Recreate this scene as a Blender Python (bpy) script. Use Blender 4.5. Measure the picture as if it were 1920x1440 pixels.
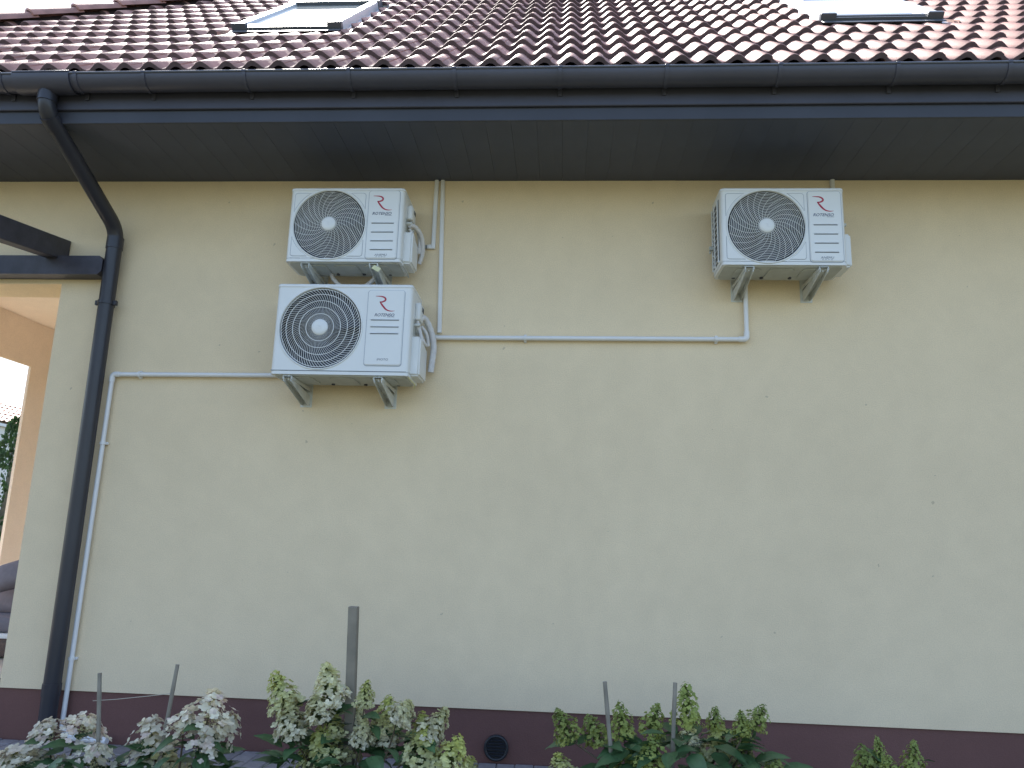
import bpy, bmesh, math, random
from mathutils import Vector, Matrix

# ------------------------------------------------------------------ clearing
for o in list(bpy.data.objects):
    bpy.data.objects.remove(o, do_unlink=True)
S = bpy.context.scene
COL = S.collection
PI = math.pi
rad = math.radians
rng = random.Random(7)

# ------------------------------------------------------------------ camera
CAM = Vector((0.0, -4.8, 1.25))
yaw, pitch, roll = rad(-3.973), rad(11.666), rad(1.732)
fwd = Vector((math.sin(yaw)*math.cos(pitch), math.cos(yaw)*math.cos(pitch), math.sin(pitch)))
r0 = Vector((math.cos(yaw), -math.sin(yaw), 0)); u0 = r0.cross(fwd)
rt = r0*math.cos(roll) + u0*math.sin(roll)
up = u0*math.cos(roll) - r0*math.sin(roll)
cd = bpy.data.cameras.new('camera'); cam = bpy.data.objects.new('camera', cd); COL.objects.link(cam)
cam.matrix_world = Matrix(((rt.x, up.x, -fwd.x, CAM.x), (rt.y, up.y, -fwd.y, CAM.y), (rt.z, up.z, -fwd.z, CAM.z), (0, 0, 0, 1)))
cd.sensor_width = 36.0; cd.lens = 36.0*1442/1920
cd.clip_start = 0.05; cd.clip_end = 3000
S.camera = cam

# ------------------------------------------------------------------ sky and sun
SUN_EL, SUN_AZ = rad(59), rad(-33)          # azimuth measured from +y towards +x
sdir = Vector((math.sin(SUN_AZ)*math.cos(SUN_EL), math.cos(SUN_AZ)*math.cos(SUN_EL), math.sin(SUN_EL)))
W = bpy.data.worlds.new('World'); S.world = W; W.use_nodes = True
nt = W.node_tree; nt.nodes.clear()
sky = nt.nodes.new('ShaderNodeTexSky'); sky.sky_type = 'NISHITA'; sky.sun_disc = False
sky.sun_elevation = SUN_EL; sky.sun_rotation = SUN_AZ
sky.altitude = 120; sky.air_density = 1.0; sky.dust_density = 2.0; sky.ozone_density = 1.0
bg = nt.nodes.new('ShaderNodeBackground'); bg.inputs[1].default_value = 0.13
wo = nt.nodes.new('ShaderNodeOutputWorld')
nt.links.new(sky.outputs[0], bg.inputs[0]); nt.links.new(bg.outputs[0], wo.inputs[0])
sl = bpy.data.lights.new('sun', 'SUN'); sl.energy = 5.0; sl.angle = rad(0.5); sl.color = (1.0, 0.955, 0.88)
so = bpy.data.objects.new('sun', sl); COL.objects.link(so)
so.rotation_euler = sdir.to_track_quat('Z', 'Y').to_euler(); so.location = (-20, 30, 40)

# ------------------------------------------------------------------ exposure
S.view_settings.view_transform = 'Standard'; S.view_settings.look = 'None'
S.view_settings.exposure = 1.68; S.view_settings.gamma = 1.0; S.view_settings.use_curve_mapping = False

# ------------------------------------------------------------------ materials
def new_mat(name):
    m = bpy.data.materials.new(name); m.use_nodes = True
    t = m.node_tree; b = t.nodes['Principled BSDF']
    return m, t, b
def N(t, kind, **kw):
    n = t.nodes.new(kind)
    for k, v in kw.items(): setattr(n, k, v)
    return n
def mat(name, col, rough=.5, metal=0, var=.06, vscale=6, bump=0, bscale=120, rnd=0, spec=.5, coat=0, detail=5):
    m, t, b = new_mat(name)
    tc = N(t, 'ShaderNodeTexCoord')
    n1 = N(t, 'ShaderNodeTexNoise'); n1.inputs['Scale'].default_value = vscale; n1.inputs['Detail'].default_value = detail
    t.links.new(tc.outputs['Object'], n1.inputs['Vector'])
    mr = N(t, 'ShaderNodeMapRange'); mr.inputs[1].default_value = .3; mr.inputs[2].default_value = .7
    mr.inputs[3].default_value = 1-var; mr.inputs[4].default_value = 1+var
    t.links.new(n1.outputs[0], mr.inputs[0])
    hv = N(t, 'ShaderNodeHueSaturation'); hv.inputs['Color'].default_value = (*col, 1)
    if rnd:
        oi = N(t, 'ShaderNodeObjectInfo')
        m2 = N(t, 'ShaderNodeMapRange'); m2.inputs[3].default_value = 1-rnd; m2.inputs[4].default_value = 1+rnd
        t.links.new(oi.outputs['Random'], m2.inputs[0])
        mm = N(t, 'ShaderNodeMath', operation='MULTIPLY')
        t.links.new(mr.outputs[0], mm.inputs[0]); t.links.new(m2.outputs[0], mm.inputs[1])
        t.links.new(mm.outputs[0], hv.inputs['Value'])
    else:
        t.links.new(mr.outputs[0], hv.inputs['Value'])
    t.links.new(hv.outputs[0], b.inputs['Base Color'])
    b.inputs['Roughness'].default_value = rough; b.inputs['Metallic'].default_value = metal
    b.inputs['Specular IOR Level'].default_value = spec
    if coat: b.inputs['Coat Weight'].default_value = coat; b.inputs['Coat Roughness'].default_value = .15
    if bump:
        n2 = N(t, 'ShaderNodeTexNoise'); n2.inputs['Scale'].default_value = bscale; n2.inputs['Detail'].default_value = 3
        t.links.new(tc.outputs['Object'], n2.inputs['Vector'])
        bp = N(t, 'ShaderNodeBump'); bp.inputs['Strength'].default_value = 1; bp.inputs['Distance'].default_value = bump
        t.links.new(n2.outputs[0], bp.inputs['Height']); t.links.new(bp.outputs[0], b.inputs['Normal'])
    return m

def stucco(name, col, grain=.0012, specks=True, mottle=.045):
    m, t, b = new_mat(name)
    tc = N(t, 'ShaderNodeTexCoord')
    big = N(t, 'ShaderNodeTexNoise'); big.inputs['Scale'].default_value = .9; big.inputs['Detail'].default_value = 6; big.inputs['Roughness'].default_value = .6
    fine = N(t, 'ShaderNodeTexNoise'); fine.inputs['Scale'].default_value = 150; fine.inputs['Detail'].default_value = 2
    t.links.new(tc.outputs['Object'], big.inputs['Vector']); t.links.new(tc.outputs['Object'], fine.inputs['Vector'])
    mr = N(t, 'ShaderNodeMapRange'); mr.inputs[1].default_value = .3; mr.inputs[2].default_value = .7
    mr.inputs[3].default_value = 1-mottle; mr.inputs[4].default_value = 1+mottle; t.links.new(big.outputs[0], mr.inputs[0])
    mf = N(t, 'ShaderNodeMapRange'); mf.inputs[1].default_value = .3; mf.inputs[2].default_value = .7
    mf.inputs[3].default_value = .93; mf.inputs[4].default_value = 1.06; t.links.new(fine.outputs[0], mf.inputs[0])
    mid = N(t, 'ShaderNodeTexNoise'); mid.inputs['Scale'].default_value = 7; mid.inputs['Detail'].default_value = 5; mid.inputs['Roughness'].default_value = .65
    t.links.new(tc.outputs['Object'], mid.inputs['Vector'])
    md = N(t, 'ShaderNodeMapRange'); md.inputs[1].default_value = .3; md.inputs[2].default_value = .7; md.inputs[3].default_value = .972; md.inputs[4].default_value = 1.028; t.links.new(mid.outputs[0], md.inputs[0])
    m0 = N(t, 'ShaderNodeMath', operation='MULTIPLY'); t.links.new(md.outputs[0], m0.inputs[0]); t.links.new(mf.outputs[0], m0.inputs[1])
    mm = N(t, 'ShaderNodeMath', operation='MULTIPLY'); t.links.new(mr.outputs[0], mm.inputs[0]); t.links.new(m0.outputs[0], mm.inputs[1])
    hv = N(t, 'ShaderNodeHueSaturation'); hv.inputs['Color'].default_value = (*col, 1); t.links.new(mm.outputs[0], hv.inputs['Value'])
    out = hv.outputs[0]
    if specks:      # sparse small scuffs and insect specks of their own shape
        vo = N(t, 'ShaderNodeTexVoronoi', voronoi_dimensions='2D'); vo.inputs['Scale'].default_value = 3.2; vo.inputs['Randomness'].default_value = 1
        wp = N(t, 'ShaderNodeTexNoise'); wp.inputs['Scale'].default_value = 40
        t.links.new(tc.outputs['Object'], wp.inputs['Vector'])
        mx = N(t, 'ShaderNodeMix', data_type='VECTOR'); mx.inputs[0].default_value = .03
        t.links.new(tc.outputs['Object'], mx.inputs[4]); t.links.new(wp.outputs[1], mx.inputs[5])
        sx_ = N(t, 'ShaderNodeSeparateXYZ'); cx_ = N(t, 'ShaderNodeCombineXYZ'); t.links.new(mx.outputs[1], sx_.inputs[0]); t.links.new(sx_.outputs[0], cx_.inputs[0]); t.links.new(sx_.outputs[2], cx_.inputs[1]); t.links.new(cx_.outputs[0], vo.inputs['Vector'])
        lt = N(t, 'ShaderNodeMath', operation='LESS_THAN'); t.links.new(vo.outputs['Distance'], lt.inputs[0])
        s0_ = N(t, 'ShaderNodeSeparateColor'); t.links.new(vo.outputs['Color'], s0_.inputs[0])
        rz_ = N(t, 'ShaderNodeMapRange'); rz_.inputs[3].default_value = .008; rz_.inputs[4].default_value = .026; t.links.new(s0_.outputs[1], rz_.inputs[0]); t.links.new(rz_.outputs[0], lt.inputs[1])
        sp = N(t, 'ShaderNodeSeparateColor'); t.links.new(vo.outputs['Color'], sp.inputs[0])
        gt = N(t, 'ShaderNodeMath', operation='GREATER_THAN'); gt.inputs[1].default_value = .80; t.links.new(sp.outputs[0], gt.inputs[0])
        mu = N(t, 'ShaderNodeMath', operation='MULTIPLY'); t.links.new(lt.outputs[0], mu.inputs[0]); t.links.new(gt.outputs[0], mu.inputs[1])
        m6 = N(t, 'ShaderNodeMath', operation='MULTIPLY'); m6.inputs[1].default_value = .30; t.links.new(mu.outputs[0], m6.inputs[0])
        mc = N(t, 'ShaderNodeMix', data_type='RGBA'); t.links.new(m6.outputs[0], mc.inputs[0]); t.links.new(out, mc.inputs[6]); mc.inputs[7].default_value = (.12, .1, .07, 1)
        out = mc.outputs[2]
    t.links.new(out, b.inputs['Base Color'])
    b.inputs['Roughness'].default_value = .92; b.inputs['Specular IOR Level'].default_value = .25
    bp = N(t, 'ShaderNodeBump'); bp.inputs['Distance'].default_value = grain; t.links.new(fine.outputs[0], bp.inputs['Height'])
    t.links.new(bp.outputs[0], b.inputs['Normal'])
    return m

def vcol_mat(name, rough=.6, trans=.25):
    m, t, b = new_mat(name)
    a = N(t, 'ShaderNodeVertexColor', layer_name='Col')
    oi = N(t, 'ShaderNodeObjectInfo'); m2 = N(t, 'ShaderNodeMapRange'); m2.inputs[3].default_value = .82; m2.inputs[4].default_value = 1.12
    t.links.new(oi.outputs['Random'], m2.inputs[0])
    hv = N(t, 'ShaderNodeHueSaturation'); t.links.new(a.outputs[0], hv.inputs['Color']); t.links.new(m2.outputs[0], hv.inputs['Value'])
    t.links.new(hv.outputs[0], b.inputs['Base Color']); b.inputs['Roughness'].default_value = rough
    tr = N(t, 'ShaderNodeBsdfTranslucent'); t.links.new(hv.outputs[0], tr.inputs[0])
    mx = N(t, 'ShaderNodeMixShader'); mx.inputs[0].default_value = trans
    t.links.new(b.outputs[0], mx.inputs[1]); t.links.new(tr.outputs[0], mx.inputs[2])
    t.links.new(mx.outputs[0], t.nodes['Material Output'].inputs[0])
    return m

M = {}
M['wall'] = stucco('cream_render', (.80, .655, .452))
M['apricot'] = stucco('bounce_tinted_render', (.88, .74, .61), specks=False)  # house render with warm bounce light put into its colour
M['plinth'] = stucco('maroon_plinth_render', (.165, .085, .075), grain=.0015, specks=False, mottle=.12)
M['brownpvc'] = mat('dark_brown_pvc', (.030, .030, .040), .36, var=.12, vscale=3, bump=.0004, bscale=60)
M['soffit'] = mat('dark_soffit_board', (.064, .074, .108), .6, var=.10, vscale=4, rnd=.03, bump=.0004, bscale=90)
M['gutter'] = mat('dark_grey_gutter', (.060, .061, .086), .45, var=.10, vscale=3, bump=.0004, bscale=60)
M['trim'] = mat('dark_soffit_trim', (.043, .046, .062), .5, var=.1, vscale=3)
M['lip'] = mat('gutter_lip_edge', (.10, .105, .13), .22, var=.05)  # painted lighter than the gutter to suggest a sun glint along the lip
M['timber'] = mat('dark_stained_timber', (.045, .043, .058), .5, var=.22, vscale=14, bump=.001, bscale=60)
M['tile'] = mat('engobed_clay_tile', (.33, .175, .145), .58, var=.30, vscale=9, rnd=.20, bump=.0012, bscale=140, spec=.45)
M['tile_edge'] = mat('bare_shaded_tile_edge', (.105, .074, .082), .85, var=.2, vscale=20, rnd=.15)  # bare edge, with shade and purple haze also put into its colour
M['deck'] = mat('roof_underlay', (.03, .02, .02), .9)
M['white'] = mat('white_powder_coat', (.77, .775, .765), .38, var=.02, vscale=5, bump=.00015, bscale=300)
M['offwhite'] = mat('white_plastic', (.74, .75, .76), .42, var=.03, vscale=7)
M['base'] = mat('grey_metal_and_pan_shade', (.47, .48, .44), .5, var=.10, vscale=12)
M['galv'] = mat('galvanised_bracket', (.62, .63, .60), .45, metal=.08, var=.12, vscale=18)
M['slot'] = mat('slot_shadow_gap', (.17, .19, .22), .6)
M['groove'] = mat('panel_groove', (.40, .43, .48), .6)
M['dark'] = mat('dark_fan_cavity', (.045, .050, .064), .55, var=.1)
M['fan'] = mat('black_fan_plastic', (.045, .05, .065), .4)
M['coil'] = mat('condenser_coil', (.045, .055, .07), .5)
M['red'] = mat('red_emblem_print', (.42, .02, .045), .35, var=.03)
M['navy'] = mat('navy_lettering', (.07, .085, .15), .4, var=.02)
M['grey_text'] = mat('grey_lettering', (.22, .24, .28), .4, var=.02)
M['pipe'] = mat('white_pvc_pipe', (.78, .77, .77), .33, var=.03, vscale=4)
M['trunk'] = mat('pvc_cable_trunking', (.77, .76, .75), .4, var=.03)
M['hose'] = mat('wrapped_white_hose', (.70, .68, .68), .7, var=.08, vscale=30, bump=.002, bscale=70)
M['copper'] = mat('grey_insulated_line', (.36, .37, .36), .6)
M['tag'] = mat('yellow_paper_tag', (.72, .70, .42), .7)
M['cable'] = mat('cream_cable', (.60, .55, .40), .5)
M['alu'] = mat('grey_aluminium_cover', (.60, .61, .62), .42, metal=.2, var=.04)
M['dalu'] = mat('dark_grey_flashing', (.085, .095, .11), .45, metal=.2, var=.08)
M['vent'] = mat('black_plastic_grille', (.018, .02, .025), .4)
M['paver'] = mat('grey_concrete_paver', (.27, .245, .25), .85, var=.14, vscale=22, rnd=.14, bump=.002, bscale=160)
M['sand'] = mat('joint_sand', (.10, .09, .075), .95, var=.2, vscale=40)
M['soil'] = mat('bed_soil', (.055, .04, .028), .95, var=.4, vscale=25, bump=.02, bscale=30)
M['wood'] = mat('weathered_wood', (.23, .20, .155), .75, var=.22, vscale=9, bump=.001, bscale=90)
M['bamboo'] = mat('grey_bamboo', (.24, .215, .175), .6, var=.2, vscale=14)
M['string'] = mat('garden_string', (.45, .40, .33), .8)
M['stem'] = mat('hydrangea_stem', (.10, .075, .045), .7, var=.2, vscale=20)
M['floret'] = vcol_mat('hydrangea_floret', .7, .38)
M['leaf'] = vcol_mat('hydrangea_leaf', .42, .25)
M['thuja'] = vcol_mat('thuja_foliage', .6, .15)
M['cushion'] = mat('grey_cushion_cloth', (.17, .155, .175), .9, var=.08, vscale=30)
M['cushion2'] = mat('mauve_cushion_cloth', (.26, .205, .205), .9, var=.08, vscale=30)
M['cloth_white'] = mat('white_cloth', (.75, .74, .72), .9)
M['rattan'] = mat('brown_rattan', (.10, .06, .045), .6, var=.3, vscale=60)
M['floor'] = mat('terrace_floor_tile', (.60, .53, .43), .5, var=.1)
M['shedwhite'] = mat('white_painted_board', (.72, .71, .70), .6, rnd=.05)
M['nwall'] = mat('neighbour_render', (.62, .58, .50), .9)

def lawn_mat():
    m, t, b = new_mat('lawn_grass')
    tc = N(t, 'ShaderNodeTexCoord')
    a = N(t, 'ShaderNodeTexNoise'); a.inputs['Scale'].default_value = .8; a.inputs['Detail'].default_value = 8
    c = N(t, 'ShaderNodeTexNoise'); c.inputs['Scale'].default_value = 60; c.inputs['Detail'].default_value = 4
    t.links.new(tc.outputs['Object'], a.inputs['Vector']); t.links.new(tc.outputs['Object'], c.inputs['Vector'])
    mx = N(t, 'ShaderNodeMix', data_type='RGBA'); mx.inputs[6].default_value = (.055, .065, .028, 1); mx.inputs[7].default_value = (.095, .085, .05, 1)
    t.links.new(a.outputs[0], mx.inputs[0])
    hv = N(t, 'ShaderNodeHueSaturation'); t.links.new(mx.outputs[2], hv.inputs['Color'])
    mr = N(t, 'ShaderNodeMapRange'); mr.inputs[3].default_value = .6; mr.inputs[4].default_value = 1.4; t.links.new(c.outputs[0], mr.inputs[0])
    t.links.new(mr.outputs[0], hv.inputs['Value']); t.links.new(hv.outputs[0], b.inputs['Base Color']); b.inputs['Roughness'].default_value = .9
    bp = N(t, 'ShaderNodeBump'); bp.inputs['Distance'].default_value = .03; t.links.new(c.outputs[0], bp.inputs['Height']); t.links.new(bp.outputs[0], b.inputs['Normal'])
    return m
M['lawn'] = lawn_mat()

def glass_mat():
    m, t, b = new_mat('skylight_glass')
    b.inputs['Base Color'].default_value = (.55, .62, .66, 1); b.inputs['Roughness'].default_value = .04
    b.inputs['Specular IOR Level'].default_value = .9; b.inputs['Coat Weight'].default_value = 1; b.inputs['Coat Roughness'].default_value = .02
    return m
M['glass'] = glass_mat()

# ------------------------------------------------------------------ mesh helpers
ORG = {}
def link(name, me, parent=None, org=None):
    o = bpy.data.objects.new(name, me); COL.objects.link(o)
    if parent is not None: o.parent = parent
    ORG[o] = Vector(org) if org is not None else (ORG[parent].copy() if parent is not None else Vector((0, 0, 0)))
    return o
def empty(name, loc, label, cat, group=None, parent=None):
    o = bpy.data.objects.new(name, None); COL.objects.link(o); o.empty_display_size = .1
    o.location = loc; ORG[o] = Vector(loc)
    tag(o, label, cat, group)
    return o
def tag(o, label=None, cat=None, group=None, kind=None):
    if label: o['label'] = label
    if cat: o['category'] = cat
    if group: o['group'] = group
    if kind: o['kind'] = kind
    return o
def finish(bm, m, org, smooth=None):
    bm.normal_update()
    if org.length: bmesh.ops.translate(bm, verts=bm.verts, vec=-org)
    me = bpy.data.meshes.new('mesh'); bm.to_mesh(me); bm.free()
    mats = m if isinstance(m, (list, tuple)) else [m]
    for k in mats: me.materials.append(M[k])
    if smooth is not None:
        if smooth >= 180:
            me.shade_smooth()
        else:
            me.shade_smooth(); me.set_sharp_from_angle(angle=rad(smooth))
    return me
def part(name, bm, m, parent, smooth=35):
    me = finish(bm, m, ORG[parent], smooth)
    o = link(name, me, parent); me.name = name
    return o
def thing(name, bm, m, base, label, cat, group=None, smooth=35):
    b = Vector(base)
    me = finish(bm, m, b, smooth); me.name = name
    o = link(name, me, None, b); o.location = b
    return tag(o, label, cat, group)
def struct(name, bm, m, smooth=None):
    me = finish(bm, m, Vector((0, 0, 0)), smooth); o = link(name, me); me.name = name
    return tag(o, kind='structure')
def NB(): return bmesh.new()
def box(bm, x0, x1, y0, y1, z0, z1, bev=0, seg=2, rot=None, piv=None):
    r = bmesh.ops.create_cube(bm, size=1); vs = r['verts']
    bmesh.ops.scale(bm, verts=vs, vec=(x1-x0, y1-y0, z1-z0))
    bmesh.ops.translate(bm, verts=vs, vec=((x0+x1)/2, (y0+y1)/2, (z0+z1)/2))
    if bev:
        es = list({e for v in vs for e in v.link_edges})
        g = bmesh.ops.bevel(bm, geom=es, offset=bev, segments=seg, affect='EDGES', profile=.5)
        vs = list({v for f in g['faces'] for v in f.verts} | {v for v in vs if v.is_valid})
    if rot is not None:
        p = Vector(piv) if piv is not None else Vector(((x0+x1)/2, (y0+y1)/2, (z0+z1)/2))
        bmesh.ops.rotate(bm, verts=vs, cent=p, matrix=rot)
    return vs
def frame_of(d):
    d = d.normalized(); a = Vector((0, 0, 1)) if abs(d.z) < .9 else Vector((1, 0, 0))
    x = a.cross(d).normalized(); return x, d.cross(x).normalized()
def tube(bm, pts, r, n=10, cap=True, closed=False, sx=1, sy=1):
    P = [Vector(p) for p in pts]; L = len(P)
    rr = r if isinstance(r, (list, tuple)) else [r]*L
    rings = []; prev = None
    for i, p in enumerate(P):
        if closed: d = P[(i+1) % L]-P[i-1]
        else: d = (P[min(i+1, L-1)]-P[max(i-1, 0)])
        d.normalize()
        if prev is None: x, y = frame_of(d)
        else:
            x = prev - d*prev.dot(d)
            if x.length < 1e-6: x, _ = frame_of(d)
            x.normalize(); y = d.cross(x).normalized()
        prev = x
        k = 1.0
        if not closed and 0 < i < L-1:
            c = (P[i]-P[i-1]).normalized().dot((P[i+1]-P[i]).normalized()); k = 1.0/max(.5, math.sqrt(max(.25, (1+c)/2)))
        rings.append([bm.verts.new(p + (x*math.cos(2*PI*j/n)*sx + y*math.sin(2*PI*j/n)*sy)*rr[i]) for j in range(n)])
    m = L if closed else L-1
    for i in range(m):
        a, b = rings[i], rings[(i+1) % L]
        for j in range(n): bm.faces.new((a[j], a[(j+1) % n], b[(j+1) % n], b[j]))
    if cap and not closed:
        bm.faces.new(rings[0][::-1]); bm.faces.new(rings[-1])
    return rings
def arc_path(pts, rr=.03, n=5):
    """round the corners of a polyline"""
    P = [Vector(p) for p in pts]; out = [P[0]]
    for i in range(1, len(P)-1):
        a = (P[i-1]-P[i]); b = (P[i+1]-P[i]); d = min(rr, a.length*.45, b.length*.45)
        A = P[i]+a.normalized()*d; B = P[i]+b.normalized()*d
        for k in range(n+1):
            t = k/n; out.append(A*(1-t)**2 + P[i]*2*t*(1-t) + B*t*t)
    out.append(P[-1]); return out
def prism(bm, poly, ax, a0, a1):
    """poly: 2-D points; ax: axis of extrusion ('x': poly is (y,z); 'y': (x,z); 'z': (x,y))"""
    def mk(p, a):
        return {'x': (a, p[0], p[1]), 'y': (p[0], a, p[1]), 'z': (p[0], p[1], a)}[ax]
    A = [bm.verts.new(mk(p, a0)) for p in poly]; B = [bm.verts.new(mk(p, a1)) for p in poly]
    n = len(poly); fs = []
    fs.append(bm.faces.new(A)); fs.append(bm.faces.new(B[::-1]))
    for i in range(n): fs.append(bm.faces.new((A[i], B[i], B[(i+1) % n], A[(i+1) % n])))
    bmesh.ops.recalc_face_normals(bm, faces=fs)
    return A+B
def rrect(x0, x1, z0, z1, r, n=4):
    out = []
    for cx, cz, a0 in ((x1-r, z0+r, -90), (x1-r, z1-r, 0), (x0+r, z1-r, 90), (x0+r, z0+r, 180)):
        for k in range(n+1):
            a = rad(a0+90*k/n); out.append((cx+r*math.cos(a), cz+r*math.sin(a)))
    return out

# ================================================================== GROUND
bm = NB(); g = 900
v = [bm.verts.new(p) for p in ((-g, -g, -.02), (g, -g, -.02), (g, g, -.02), (-g, g, -.02))]; bm.faces.new(v)
struct('lawn', bm, 'lawn')
bm = NB(); v = [bm.verts.new(p) for p in ((-9, -1.75, -.012), (9, -1.75, -.012), (9, -.72, -.012), (-9, -.72, -.012))]; bm.faces.new(v)
struct('planting_bed', bm, 'soil')
bm = NB(); box(bm, -9, 9, -.72, .01, -.10, -.012)
paving = struct('paving', bm, 'sand')
bm = NB(); box(bm, -.0515, .0515, -.1015, .1015, -.05, 0, .005, 1)
pme = finish(bm, 'paver', Vector(), 30); pme.name = 'paver'
nx = 0
for i in range(-44, 12):
    x = i*.107 + .02
    off = .105 if i % 2 else 0
    for j in range(4):
        y = -.112 - j*.209 + off
        if y > -.09 or y < -.66: continue
        o = link('paver', pme, paving); o.location = (x+rng.uniform(-.001, .001), y+rng.uniform(-.001, .001), rng.uniform(-.003, .002))
        o.rotation_euler = (rng.uniform(-.01, .01), rng.uniform(-.01, .01), rng.uniform(-.006, .006))
bm = NB(); box(bm, -.0515, .0515, -.049, .049, -.05, 0, .005, 1)
hme = finish(bm, 'paver', Vector(), 30); hme.name = 'paver_half'
for i in range(-44, 12):
    if i % 2:
        o = link('paver', hme, paving); o.location = (i*.107+.02, -.060, rng.uniform(-.003, .002))

# ================================================================== HOUSE
house = empty('house', (0, 0, 0), 'cream rendered house with maroon plinth, dark eaves and red tiled roof', 'house')
ZS = 3.645
OPX, OPZ = -3.435, 2.89          # terrace opening
bm = NB()
prof_x = [(-6.1, OPZ), (OPX, OPZ), (OPX, .287), (8.5, .287), (8.5, ZS+.12), (-6.1, ZS+.12)]
prism(bm, prof_x, 'y', 0, .30)
part('wall', bm, 'wall', house, 20)
bm = NB(); box(bm, -6.1, 8.5, .012, .28, -.08, .289)
part('plinth', bm, 'plinth', house, 20)
# terrace behind the opening
bm = NB(); XI = -5.75
prism(bm, [(.302, .29), (.42, .29), (.42, 2.96), (2.95, 2.96), (2.95, .29), (4.298, .29), (4.298, 3.45), (.302, 3.45)], 'x', XI-.03, XI)
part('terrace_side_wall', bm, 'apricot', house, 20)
bm = NB(); prism(bm, [(-6.0, 2.9), (-3.6, 2.9), (-3.6, .29), (-2.0, .29), (-2.0, 3.45), (-6.0, 3.45)], 'y', 4.3, 4.5); part('terrace_back_wall', bm, 'apricot', house, 20)  # unseen opening in this wall is shaped to let sun brighten the terrace
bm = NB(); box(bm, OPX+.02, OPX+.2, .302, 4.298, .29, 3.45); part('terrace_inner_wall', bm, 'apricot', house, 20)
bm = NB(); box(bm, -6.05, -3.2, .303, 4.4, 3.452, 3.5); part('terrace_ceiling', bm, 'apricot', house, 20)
bm = NB(); box(bm, -6.3, -3.2, .282, 4.4, .0, .286); part('terrace_floor', bm, 'floor', house, 20)

# soffit of short boards running out from the wall
soff = bpy.data.objects.new('soffit', None); COL.objects.link(soff); soff.parent = house; ORG[soff] = Vector()
bm = NB(); box(bm, -.0747, .0747, -.746, .05, 0, .012, .0006, 1)
sme = finish(bm, 'soffit', Vector(), 30); sme.name = 'soffit_board'
for i in range(-47, 56):
    o = link('soffit_board', sme, soff); o.location = (i*.15+.04, 0, ZS+rng.uniform(-.0006, .0006))
bm = NB(); box(bm, -7.0, 8.5, -.76, -.002, ZS+.02, ZS+.035); part('soffit_backing', bm, 'deck', house, 20)
# stepped fascia
bm = NB(); box(bm, -7.05, 8.5, -.765, -.748, ZS-.004, ZS+.082, .003, 1)
part('soffit_trim', bm, 'trim', house, 35)
bm = NB(); box(bm, -7.05, 8.5, -.785, -.766, ZS+.076, 3.90, .004, 1)
part('fascia', bm, 'gutter', house, 35)

# ---- gutter
GY, GZ, GR = -.858, 3.868, .072
def gprof(r0, r1, lip=True):
    out = []
    for k in range(17):
        a = PI + PI*k/16; out.append((GY+r1*math.cos(a), GZ+r1*math.sin(a)))
    for k in range(17):
        a = 2*PI - PI*k/16; out.append((GY+r0*math.cos(a), GZ+r0*math.sin(a)))
    return out
bm = NB(); prism(bm, gprof(GR-.003, GR), 'x', -7.3, 8.6)
gutter = part('gutter', bm, 'gutter', house, 40)
bm = NB(); tube(bm, [(-7.3, GY-GR, GZ+.003), (8.6, GY-GR, GZ+.003)], .0075, 12); part('gutter_lip', bm, 'lip', gutter, 60)
for x in (-3.354, -2.891, -2.477, -1.874, -1.26, -.651, -.052, .542, 1.159, 1.787, 2.374, 2.98, 3.6, -4.0, -4.6):
    bm = NB(); prism(bm, gprof(GR+.0005, GR+.0055), 'x', x-.011, x+.011)
    box(bm, x-.012, x+.012, GY-GR-.009, GY-GR+.010, GZ-.004, GZ+.011, .002, 1)
    box(bm, x-.011, x+.011, GY+GR-.01, -.786, GZ-.09, GZ+.004, .002, 1)
    part('gutter_bracket', bm, 'gutter', gutter, 40)
OX = -3.10
bm = NB(); prism(bm, gprof(GR+.006, GR+.011), 'x', OX-.175, OX+.175)
box(bm, OX-.175, OX+.175, GY-GR-.013, GY-GR+.012, GZ+.004, GZ+.014, .002, 1)
part('gutter_outlet', bm, 'gutter', gutter, 40)
# ---- downpipe
DX = -3.045
bm = NB()
tube(bm, arc_path([(OX, -.845, 3.83), (OX, -.845, 3.69), (DX, -.085, 3.245), (DX, -.085, .03)], .09, 6), .049, 20)
dp = part('downpipe', bm, 'brownpvc', house, 40)
for (p, q) in (((OX, -.845, 3.80), (OX, -.845, 3.735)), ((DX, -.085, 3.19), (DX, -.085, 3.11)), ((OX+.001, -.81, 3.668), (OX+.006, -.74, 3.627)), ((DX, -.085, .34), (DX, -.085, .27))):
    bm = NB(); tube(bm, [p, q], .0535, 20); part('pipe_socket', bm, 'brownpvc', dp, 40)
for z in (2.73,):
    bm = NB(); tube(bm, [(DX, -.085, z-.012), (DX, -.085, z+.012)], .0545, 20)
    for s in (-1, 1): box(bm, DX+s*.062-.012, DX+s*.062+.012, -.098, -.074, z-.016, z+.016, .003, 1)
    box(bm, DX-.008, DX+.008, -.085, -.001, z-.008, z+.008)
    part('pipe_clip', bm, 'brownpvc', dp, 40)

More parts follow.
